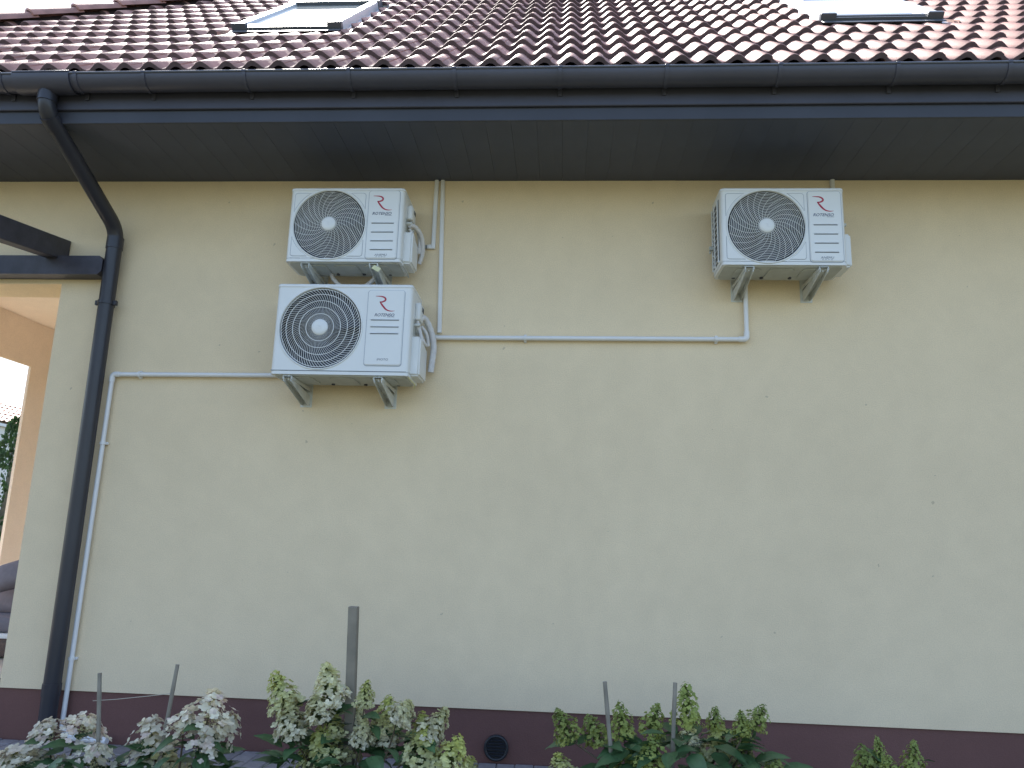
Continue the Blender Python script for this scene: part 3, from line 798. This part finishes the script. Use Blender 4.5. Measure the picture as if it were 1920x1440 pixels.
# ================================================================== PIPES AND TRUNKING
def clip(parent, x, z, vert, y=-.03, r=.0145):
    bm = NB()
    if vert:
        tube(bm, [(x, y, z-.009), (x, y, z+.009)], r+.0055, 14); box(bm, x-.027, x+.027, -.022, -.001, z-.008, z+.008, .002, 1)
    else:
        tube(bm, [(x-.009, y, z), (x+.009, y, z)], r+.0055, 14); box(bm, x-.008, x+.008, -.022, -.001, z-.026, z+.026, .002, 1)
    part('pipe_clip', bm, 'pipe', parent, 40)
pr = .0145
dr = empty('drain_pipe', (1.143, -.03, 2.549), 'white drain pipe from the right unit down and across to the big left unit', 'pipe', 'white drain pipes')
bm = NB(); tube(bm, arc_path([(1.145, -.03, 2.93), (1.142, -.03, 2.549), (-.90, -.03, 2.535)], .022, 5), pr, 14); part('pipe', bm, 'pipe', dr, 50)
bm = NB(); tube(bm, arc_path([(1.1425, -.03, 2.600), (1.142, -.03, 2.549), (1.092, -.03, 2.5487)], .022, 5), pr+.0035, 14); part('elbow', bm, 'pipe', dr, 50)
clip(dr, -.255, 2.5395, False); clip(dr, .953, 2.5477, False)
dl = empty('drain_pipe', (-2.97, -.03, 0), 'white drain pipe from the big unit left and down beside the downpipe', 'pipe', 'white drain pipes')
bm = NB(); tube(bm, arc_path([(-1.62, -.03, 2.272), (-2.968, -.03, 2.259), (-2.983, -.03, .075), (-2.90, -.06, .040)], .024, 5), pr, 14); part('pipe', bm, 'pipe', dl, 50)
bm = NB(); tube(bm, arc_path([(-2.918, -.03, 2.2595), (-2.968, -.03, 2.259), (-2.9684, -.03, 2.208)], .022, 5), pr+.0035, 14); part('elbow', bm, 'pipe', dl, 50)
bm = NB(); tube(bm, [(-2.90, -.06, .040), (-2.66, -.085, .034)], .0215, 14); part('outlet', bm, 'pipe', dl, 50)
clip(dl, -2.784, 2.2607, False); clip(dl, -2.971, 1.803, True); clip(dl, -2.981, .477, True)

def trunking(label, pts, w=.0135, dpt=.022):
    base = pts[-1]
    e = empty('cable_trunking', (base[0], 0, base[1]), label, 'trunking', 'white cable trunking on the wall')
    for i in range(len(pts)-1):
        (xa, za), (xb, zb_) = pts[i], pts[i+1]
        bm = NB()
        if abs(xa-xb) < abs(za-zb_):
            sh = (xb-xa); vs = box(bm, -w, w, -dpt, -.0005, min(za, zb_), max(za, zb_)-(0 if i else .0), .002, 1)
            for v in vs:
                t = (v.co.z-za)/(zb_-za); v.co.x += xa+sh*t
        else:
            box(bm, min(xa, xb), max(xa, xb)-w-.001, -dpt, -.0005, za-w, za+w, .002, 1)
        part('duct', bm, 'trunk', e, 30)
        if abs(xa-xb) < abs(za-zb_):
            bm = NB(); vs = box(bm, -w+.004, w-.004, -dpt-.0025, -dpt+.001, min(za, zb_), max(za, zb_), .001, 1)
            for v in vs:
                t = (v.co.z-za)/(zb_-za); v.co.x += xa+sh*t
            part('duct_cover', bm, 'trunk', e, 30)
    return e
t1 = trunking('short white trunking that elbows into the smaller left unit', [(-.884, ZS-.002), (-.886, 3.158)])
bm = NB(); box(bm, -.926, -.8725, -.0235, -.0004, 3.150, 3.178, .002, 1); part('elbow', bm, 'trunk', t1, 30)
for i in range(3):
    bm = NB(); z = 3.156+i*.0085; tube(bm, [(-.924, -.012, z), (-.985, -.013, z+.001)], .0042, 8); part('line', bm, 'copper', t1, 50)
t2 = trunking('long white vertical trunking from the eaves down to the drain pipe', [(-.843, ZS-.002), (-.815, 2.572)])
bm = NB(); tube(bm, spline([(-.812, -.012, 2.574), (-.820, -.016, 2.558), (-.845, -.02, 2.560), (-.885, -.03, 2.585), (-.90, -.04, 2.60)], 6), .0032, 6); part('cable', bm, 'cable', t2, 60)
trunking('stub of white trunking between the eaves and the right unit', [(1.730, ZS-.002), (1.727, 3.30)])

# ================================================================== PERGOLA AT THE LEFT
pg = empty('pergola', (-3.6, 0, 0), 'dark timber pergola beam and rafter beside the downpipe', 'pergola')
def chamf(a0, a1, z0, z1, c): return [(a0, z0), (a1-c, z0), (a1, z0+c), (a1, z1-c), (a1-c, z1), (a0, z1)]
bm = NB(); prism(bm, chamf(-6.6, -3.095, 2.921, 3.052, .026), 'y', -.115, -.004); part('ledger_beam', bm, 'timber', pg, 30)
for x in (-3.455, -4.5, -5.55):
    bm = NB(); L = 3.2; a = rad(8.5)
    vs = box(bm, x-.045, x+.045, -L, 0, -.072, .072, .004, 1)
    for v in vs:
        v.co.z = v.co.z/math.cos(a) + 3.125 + v.co.y*math.tan(a)*-1*-1; v.co.y -= .006
    part('rafter', bm, 'timber', pg, 30)
bm = NB(); box(bm, -6.6, -3.2, -3.12, -3.0, 2.44, 2.575, .005, 1); part('front_beam', bm, 'timber', pg, 30)
for x in (-6.3, -3.9):
    bm = NB(); box(bm, x-.06, x+.06, -3.12, -3.0, -.02, 2.438, .006, 1); part('post', bm, 'timber', pg, 30)

# ================================================================== TERRACE FURNITURE
sf = empty('garden_sofa', (-4.2, 1.35, .286), 'grey cushioned garden sofa on the terrace behind the pillar', 'sofa')
bm = NB(); box(bm, -4.75, -3.62, 1.0, 1.75, .30, .43, .01, 2); part('base', bm, 'rattan', sf)
bm = NB(); box(bm, -4.76, -3.61, .985, 1.75, .432, .468, .008, 2); part('seat_frame', bm, 'cloth_white', sf)
bm = NB(); box(bm, -4.72, -3.65, 1.0, 1.62, .47, .585, .045, 4); part('seat_cushion', bm, 'cushion', sf)
bm = NB(); box(bm, -4.66, -3.70, 1.32, 1.50, .56, .93, .07, 5, rot=Matrix.Rotation(rad(-14), 3, 'X')); part('back_cushion', bm, 'cushion2', sf)
bm = NB(); box(bm, -4.75, -3.62, 1.64, 1.75, .47, .80, .015, 2); part('backrest', bm, 'rattan', sf)
def pillow(name, c, sx, sz, th, rot, m, label):
    b = NB(); n = 10; top = []; bot = []
    for i in range(n+1):
        ra, rb_ = [], []
        for j in range(n+1):
            u, v = i/n*2-1, j/n*2-1
            pin = 1-.10*(u*u*(1-v*v)+v*v*(1-u*u)) ; k = max(0, (1-u**4)*(1-v**4))**.5
            p = Vector((u*sx*(1-.08*(1-v*v)), 0, v*sz*(1-.08*(1-u*u))))
            ra.append(b.verts.new(p+Vector((0, -th*k, 0)))); rb_.append(b.verts.new(p+Vector((0, th*k+.002, 0))))
        top.append(ra); bot.append(rb_)
    for i in range(n):
        for j in range(n):
            b.faces.new((top[i][j], top[i+1][j], top[i+1][j+1], top[i][j+1])); b.faces.new((bot[i][j], bot[i][j+1], bot[i+1][j+1], bot[i+1][j]))
    bmesh.ops.remove_doubles(b, verts=b.verts, dist=.004)
    bmesh.ops.rotate(b, verts=b.verts, cent=(0, 0, 0), matrix=rot); bmesh.ops.translate(b, verts=b.verts, vec=c)
    return thing(name, b, m, c, label, 'cushion', None, 180)
pillow('scatter_cushion', Vector((-4.28, 1.22, .90)), .21, .12, .07, Matrix.Rotation(rad(-18), 3, 'Y') @ Matrix.Rotation(rad(-25), 3, 'X'), 'cushion', 'dark grey scatter cushion on top of the sofa')

# ================================================================== BEYOND THE TERRACE
nh = empty('neighbour_house', (-24, 24, 0), 'distant house with pale red tiled roof seen through the terrace', 'house')
bm = NB(); box(bm, -34, -20.5, 19.0, 31, 0, 4.4); part('wall', bm, 'nwall', nh, 20)
def nroof(u0, s_):
    b = NB(); a = rad(31); c, s = math.cos(a), math.sin(a); o = Vector((-20.0, 18.4, 4.95)); sd = Vector((-c, 0, s))
    prof = []
    rows = 6; ys = [18.2+i*.0667 for i in range(200)]
    prev = None
    for k in range(rows):
        for e in (0, 1):
            t = k*.34+(.34 if e else 0); lift = .02 if e else .055
            cur = [b.verts.new((o.x-c*t+ s*(lift+.03*math.sin(i*2*PI/4)), y, o.z+s*t+c*(lift+.03*math.sin(i*2*PI/4)))) for i, y in enumerate(ys)]
            if prev:
                for i in range(len(ys)-1): b.faces.new((prev[i], prev[i+1], cur[i+1], cur[i]))
            prev = cur
    bmesh.ops.recalc_face_normals(b, faces=b.faces)
    return b
bm = nroof(0, 0); part('roof', bm, 'tile', nh, 60)
bm = NB(); prism(bm, [(-20.05, 4.4), (-20.05, 4.85), (-21.85, 5.9), (-34.3, 5.9), (-34.3, 4.4)], 'y', 18.4, 31.5); part('gable', bm, 'nwall', nh, 20)

sh = empty('garden_shed', (-14.4, 13, 0), 'white horizontally boarded shed beyond the terrace opening', 'shed')
bm = NB(); box(bm, -16.2, -14.12, 11.8, 14.3, 0, 3.75); part('wall', bm, 'shedwhite', sh, 20)
for k in range(18):
    bm = NB(); box(bm, -14.119, -14.09, 11.75, 14.35, .05+k*.205, .05+k*.205+.195, .012, 1); part('board', bm, 'shedwhite', sh, 30)
bm = NB(); prism(bm, [(-16.4, 3.73), (-14.0, 3.73), (-14.0, 3.80), (-16.4, 4.0)], 'y', 11.6, 14.5); part('roof', bm, 'alu', sh, 20)

def thuja(x, y, h, r, seed, label):
    rg = random.Random(seed)
    root = empty('thuja', (x, y, 0), label, 'tree', 'green thujas beyond the terrace')
    bm = NB(); tube(bm, [(x, y, 0), (x+.02, y, h*.5), (x, y+.02, h*.92)], [.07, .045, .01], 8); part('trunk', bm, 'wood', root, 60)
    bm = NB(); cl = bm.loops.layers.float_color.new('Col')
    for i in range(2600):
        z = h*(rg.random()**1.25)*.98+.04; k = (1-(z/h))**.62; a = rg.uniform(0, 2*PI); rr = r*k*(rg.uniform(.35, 1.08)**.6)*(1+.18*math.sin(a*5+z*6))
        c = Vector((x+rr*math.cos(a), y+rr*math.sin(a), z)); s = rg.uniform(.03, .075)
        d = Vector((math.cos(a)*.5+rg.uniform(-.4, .4), math.sin(a)*.5+rg.uniform(-.4, .4), 1.0)).normalized(); q = d.cross(Vector((rg.uniform(-1, 1), rg.uniform(-1, 1), rg.uniform(-1, 1)))).normalized()
        vs = [bm.verts.new(c-q*s*.35), bm.verts.new(c+d*s*.6+q*s*.45), bm.verts.new(c+d*s*1.6), bm.verts.new(c+d*s*.5-q*s*.5)]
        f = bm.faces.new(vs); t = rg.uniform(.6, 1.5); col = (.040*t, .085*t, .030*t, 1)
        for l in f.loops: l[cl] = col
    part('crown', bm, 'thuja', root, None)
thuja(-9.6, 8.0, 3.15, .55, 3, 'dark green thuja close beside the terrace opening')
thuja(-9.9, 7.6, 2.2, .50, 4, 'lower thuja left of the taller one beyond the terrace')

# ================================================================== HYDRANGEAS
def floret(bm, cl, c, nrm, size, col, rg, petals=4):
    x, y = frame_of(nrm); a0 = rg.uniform(0, PI)
    for p in range(petals):
        a = a0+2*PI*p/petals; d = x*math.cos(a)+y*math.sin(a); q = nrm.cross(d)
        w = size*.46; up_ = nrm*size*rg.uniform(.02, .30)
        vs = [bm.verts.new(c), bm.verts.new(c+d*size*.42+q*w*.95+up_*.3), bm.verts.new(c+d*size*.88+q*w*.62+up_*.85), bm.verts.new(c+d*size*.97-q*w*.15+up_), bm.verts.new(c+d*size*.80-q*w*.78+up_*.8), bm.verts.new(c+d*size*.40-q*w*.90+up_*.3)]
        f = bm.faces.new(vs); t = rg.uniform(.72, 1.1)
        for l in f.loops: l[cl] = (min(1, col[0]*t), min(1, col[1]*t), min(1, col[2]*t), 1)
def lerp3(a, b, t): return tuple(a[i]*(1-t)+b[i]*t for i in range(3))
WHITE, CREAM, LIME, GREEN, PINK = (.92, .86, .66), (.78, .72, .42), (.58, .60, .16), (.30, .37, .10), (.84, .68, .60)
def head_mesh(kind, seed):
    """flower head about 1 unit tall, base at the origin, pointing up"""
    rg = random.Random(seed); bm = NB(); cl = bm.loops.layers.float_color.new('Col')
    if kind == 'lace':
        n, sz = 66, .125
        for i in range(n):
            t = rg.random(); a = rg.uniform(0, 2*PI); r = (.10+.52*(1-t)**.7)*rg.uniform(.45, 1.18)
            c = Vector((r*math.cos(a), r*math.sin(a), t*.95)); nn = (Vector((math.cos(a), math.sin(a), .8))+Vector((rg.uniform(-.5, .5), rg.uniform(-.5, .5), rg.uniform(-.2, .5)))).normalized()
            floret(bm, cl, c, nn, sz*rg.uniform(.7, 1.2), lerp3(WHITE, PINK, rg.random()**3), rg)
            b0 = Vector((0, 0, max(0, t*.9-.15))); q = (c-b0).cross(Vector((0, 0, 1))); q = q.normalized()*.008 if q.length > 1e-4 else Vector((.008, 0, 0))
            f = bm.faces.new([bm.verts.new(b0+q), bm.verts.new(b0-q), bm.verts.new(c)])
            for l in f.loops: l[cl] = (.20, .24, .09, 1)
        for i in range(160):
            t = rg.random(); a = rg.uniform(0, 2*PI); r = .40*(1-t)*rg.uniform(.3, 1)
            floret(bm, cl, Vector((r*math.cos(a), r*math.sin(a), t*.9)), Vector((math.cos(a), math.sin(a), .7)).normalized(), .035, CREAM, rg, 3)
    else:
        n, sz = {'white': (165, .092), 'lime': (185, .078), 'green': (190, .066)}[kind]
        lo, hi = {'white': (WHITE, lerp3(CREAM, LIME, .35)), 'lime': (lerp3(WHITE, LIME, .45), LIME), 'green': (lerp3(GREEN, LIME, .55), GREEN)}[kind]
        for i in range(n):
            t = 1-(1-(i+.5)/n)**.62; a = i*2.39996+rg.uniform(-.4, .4)
            r = (.40*(1-t)**.75*(.55+.45*min(1, t*7))+.02)*(1+.20*math.sin(3*a+t*11)+.10*math.sin(5*a-t*17))*rg.uniform(.74, 1.12)
            c = Vector((r*math.cos(a), r*math.sin(a), t)); nn = (Vector((math.cos(a), math.sin(a), .25+.9*t))+Vector((rg.uniform(-.7, .7), rg.uniform(-.7, .7), rg.uniform(-.3, .8)))).normalized()
            floret(bm, cl, c, nn, sz*rg.uniform(.65, 1.15), lerp3(lo, hi, min(1, t*1.1+rg.uniform(-.2, .2)) if t > .1 else 0), rg)
        for i in range(110):     # inner buds fill the head; their dark colour stands for shaded gaps
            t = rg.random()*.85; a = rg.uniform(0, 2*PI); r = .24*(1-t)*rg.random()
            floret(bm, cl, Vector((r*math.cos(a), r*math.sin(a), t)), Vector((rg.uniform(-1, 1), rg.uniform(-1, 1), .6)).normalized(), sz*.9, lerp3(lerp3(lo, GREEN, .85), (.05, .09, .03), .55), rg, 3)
    me = finish(bm, 'floret', Vector()); me.name = 'flower_head_'+kind
    return me
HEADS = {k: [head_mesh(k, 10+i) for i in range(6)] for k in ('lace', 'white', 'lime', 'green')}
def leaf_mesh(seed):
    rg = random.Random(seed); bm = NB(); cl = bm.loops.layers.float_color.new('Col')
    nseg = 7; rows = []
    bend = rg.uniform(.15, .5); fold = rg.uniform(.12, .3)
    for i in range(nseg+1):
        t = i/nseg; w = .31*math.sin(PI*min(1, t**.8*.98+.01))**.85*(1-.25*t); z = -bend*t*t; x = t
        rows.append([bm.verts.new((x, s*w, z+fold*abs(s)*w+.012*math.sin(t*22+s))) for s in (-1, -.5, 0, .5, 1)])
    for i in range(nseg):
        for j in range(4):
            f = bm.faces.new((rows[i][j], rows[i+1][j], rows[i+1][j+1], rows[i][j+1]))
            t = rg.uniform(.9, 1.1)*(1.12 if j in (1, 2) else .95)
            for l in f.loops: l[cl] = (.075*t, .150*t, .060*t, 1)
    me = finish(bm, 'leaf', Vector(), 180); me.name = 'leaf'
    return me
LEAVES = [leaf_mesh(50+i) for i in range(6)]
def add_leaf(root, p, az, pitch_, size, rg, rollv=0):
    o = link('leaf', LEAVES[rg.randrange(6)], root)
    m = Matrix.Rotation(az, 4, 'Z') @ Matrix.Rotation(-pitch_, 4, 'Y') @ Matrix.Rotation(rollv, 4, 'X') @ Matrix.Diagonal((size, size*rg.uniform(.85, 1.1), size, 1))
    o.matrix_basis = Matrix.Translation(Vector(p)-ORG[root]) @ m
def hydrangea(base, label, heads, nleaf, seed, spread, zr, leafsize=.10, extra=()):
    rg = random.Random(seed); base = Vector(base)
    root = empty('hydrangea', base, label, 'hydrangea', 'hydrangeas in the bed along the wall')
    for (x, y, z, hw, hh, tilt, kind) in heads:      # x,y,z: middle of the head; hw, hh metres; tilt deg to the right
        ax = Vector((math.sin(rad(tilt)), rg.uniform(-.25, .1), math.cos(rad(tilt)))).normalized()
        p0 = Vector((x, y, z)) - ax*hh*.5
        o = link('flower_head', HEADS[kind][rg.randrange(6)], root)
        q = ax.to_track_quat('Z', 'Y').to_matrix().to_4x4()
        o.matrix_basis = Matrix.Translation(p0-base) @ q @ Matrix.Rotation(rg.uniform(0, 6.28), 4, 'Z') @ Matrix.Diagonal((hw/.70, hw/.70, hh, 1))
        b0 = base+Vector((rg.uniform(-.05, .05), rg.uniform(-.04, .04), 0)); mid = b0.lerp(p0, .6)+Vector(((x-base.x)*.12, 0, .05))
        bm = NB(); tube(bm, spline([tuple(b0), tuple(mid), tuple(p0), tuple(p0+ax*hh*.6)], 5), [.0055-.0035*i/15 for i in range(16)], 6); part('stem', bm, 'stem', root, 60)
        for k in range(3):
            t = rg.uniform(.55, .98); pp = mid.lerp(p0, t) if t > .6 else b0.lerp(mid, t+.3)
            add_leaf(root, pp, rg.uniform(0, 2*PI), rg.uniform(-.1, .7), leafsize*rg.uniform(.75, 1.25), rg, rg.uniform(-.4, .4))
    for i in range(nleaf):
        a = rg.uniform(0, 2*PI); r = spread*rg.random()**.5
        p = base+Vector((r*math.cos(a), r*.55*math.sin(a), rg.uniform(*zr)*(1-.35*(r/spread)**2)))
        add_leaf(root, p, a+rg.uniform(-.8, .8), rg.uniform(-.2, .7), leafsize*rg.uniform(.8, 1.35), rg, rg.uniform(-.4, .4))
    for (p, az, pt, s) in extra: add_leaf(root, p, az, pt, s, rg)
    return root
PLY = -1.10
fpx, fpz = 1442., 1442.
def at(px, py, y):           # a point of the bed seen at this place of the picture, y metres from the wall
    d = rt*((px-960)/1442) + up*((720-py)/1442) + fwd
    t = (y-CAM.y)/d.y; return CAM + d*t
MP = .00265                  # metres per photo pixel at the bed
def heads_from(lst, kinddef, yj=.10, seed=1):
    rg = random.Random(seed); out = []
    for e in lst:
        px, py, w, h, tilt = e[:5]; kind = e[5] if len(e) > 5 else kinddef
        p = at(px, py, PLY+rg.uniform(-yj, yj)); out.append((p.x, p.y, p.z, w*MP*(.80 if kind == 'lace' else 1.05), h*MP*(.85 if kind == 'lace' else 1.0), tilt, kind))
    return out
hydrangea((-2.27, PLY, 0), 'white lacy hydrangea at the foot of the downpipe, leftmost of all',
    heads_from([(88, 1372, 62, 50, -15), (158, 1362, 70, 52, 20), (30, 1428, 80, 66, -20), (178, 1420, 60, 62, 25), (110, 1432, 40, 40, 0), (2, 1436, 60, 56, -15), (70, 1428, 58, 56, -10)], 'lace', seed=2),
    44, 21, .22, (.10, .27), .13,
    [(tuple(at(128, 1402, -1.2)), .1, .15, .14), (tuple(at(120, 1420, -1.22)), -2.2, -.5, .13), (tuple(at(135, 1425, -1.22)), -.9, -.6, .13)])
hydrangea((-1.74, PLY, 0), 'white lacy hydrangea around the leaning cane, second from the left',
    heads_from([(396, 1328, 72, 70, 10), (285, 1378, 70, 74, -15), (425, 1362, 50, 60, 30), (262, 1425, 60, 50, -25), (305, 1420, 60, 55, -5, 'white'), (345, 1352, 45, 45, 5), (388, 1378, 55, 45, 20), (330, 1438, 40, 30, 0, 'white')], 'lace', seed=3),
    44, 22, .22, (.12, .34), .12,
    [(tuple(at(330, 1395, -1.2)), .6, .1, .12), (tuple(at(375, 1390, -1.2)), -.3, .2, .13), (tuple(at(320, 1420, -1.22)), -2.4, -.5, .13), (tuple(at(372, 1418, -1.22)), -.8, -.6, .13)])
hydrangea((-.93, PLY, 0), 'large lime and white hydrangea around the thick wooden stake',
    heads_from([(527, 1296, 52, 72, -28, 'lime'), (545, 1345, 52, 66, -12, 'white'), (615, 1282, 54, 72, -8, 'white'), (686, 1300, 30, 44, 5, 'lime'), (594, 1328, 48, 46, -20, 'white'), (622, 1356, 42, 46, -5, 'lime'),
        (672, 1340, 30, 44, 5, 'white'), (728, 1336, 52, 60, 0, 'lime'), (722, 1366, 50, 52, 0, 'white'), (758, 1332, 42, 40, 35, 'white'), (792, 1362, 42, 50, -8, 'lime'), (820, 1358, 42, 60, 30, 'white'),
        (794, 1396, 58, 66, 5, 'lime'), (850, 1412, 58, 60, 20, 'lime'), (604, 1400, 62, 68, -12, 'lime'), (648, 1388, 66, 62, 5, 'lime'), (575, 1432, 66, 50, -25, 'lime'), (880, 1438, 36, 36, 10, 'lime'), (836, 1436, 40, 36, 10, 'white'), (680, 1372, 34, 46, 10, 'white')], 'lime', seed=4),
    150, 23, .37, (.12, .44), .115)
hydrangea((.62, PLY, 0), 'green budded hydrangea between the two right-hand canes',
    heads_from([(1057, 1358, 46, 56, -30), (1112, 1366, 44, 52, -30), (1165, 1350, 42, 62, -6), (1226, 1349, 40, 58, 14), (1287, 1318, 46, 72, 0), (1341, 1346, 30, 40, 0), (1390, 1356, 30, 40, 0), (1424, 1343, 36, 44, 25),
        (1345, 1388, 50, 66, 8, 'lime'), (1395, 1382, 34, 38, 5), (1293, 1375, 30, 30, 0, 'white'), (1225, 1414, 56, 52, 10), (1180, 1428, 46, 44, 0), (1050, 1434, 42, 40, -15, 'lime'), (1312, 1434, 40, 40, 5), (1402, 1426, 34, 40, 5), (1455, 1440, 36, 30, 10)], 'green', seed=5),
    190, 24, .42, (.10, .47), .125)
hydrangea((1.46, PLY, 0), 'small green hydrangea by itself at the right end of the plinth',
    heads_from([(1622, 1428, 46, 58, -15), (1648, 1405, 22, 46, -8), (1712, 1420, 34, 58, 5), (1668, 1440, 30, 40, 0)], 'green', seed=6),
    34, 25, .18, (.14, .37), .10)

# ================================================================== STAKES AND STRING
pst = at(655, 1365, -1.06)
bm = NB(); vs = box(bm, -.022, .022, -.022, .022, -.02, .932, .003, 1)
for v in vs: v.co.x += -.962 - .036*(v.co.z-.4); v.co.y += -1.06
thing('wooden_stake', bm, 'wood', (-.95, -1.06, 0), 'thick square wooden stake standing in the lime hydrangea', 'stake', None, 30)
def cane(px0, py0, px1, py1, label, r=.0095):
    a = at(px0, py0, -1.12); b = at(px1, py1, -1.12); k = (0-a.z)/(b.z-a.z); base = a.lerp(b, k)
    bm = NB(); n = 12; pts = [base.lerp(a, i/n) for i in range(n+1)]
    tube(bm, pts, [r*(1.08 if i in (3, 7, 10) else 1) for i in range(n+1)], 8)
    return thing('bamboo_cane', bm, 'bamboo', base, label, 'cane', 'bamboo canes in the bed', 40)
cane(187, 1262, 184, 1400, 'upright bamboo cane in the leftmost white hydrangea')
cane(333, 1246, 303, 1405, 'bamboo cane leaning right in the second white hydrangea')
cane(1134, 1278, 1148, 1440, 'bamboo cane leaning left at the left of the green hydrangea')
cane(1266, 1280, 1260, 1440, 'nearly upright bamboo cane beside the tallest green flower head')
a, b = at(174, 1314, -1.12), at(325, 1300, -1.12)
bm = NB(); tube(bm, [a, a.lerp(b, .3)+Vector((0, 0, -.003)), a.lerp(b, .65)+Vector((0, 0, -.002)), b], .0016, 5)
thing('string', bm, 'string', a, 'thin string stretched between the two left canes', 'string', None, 60)
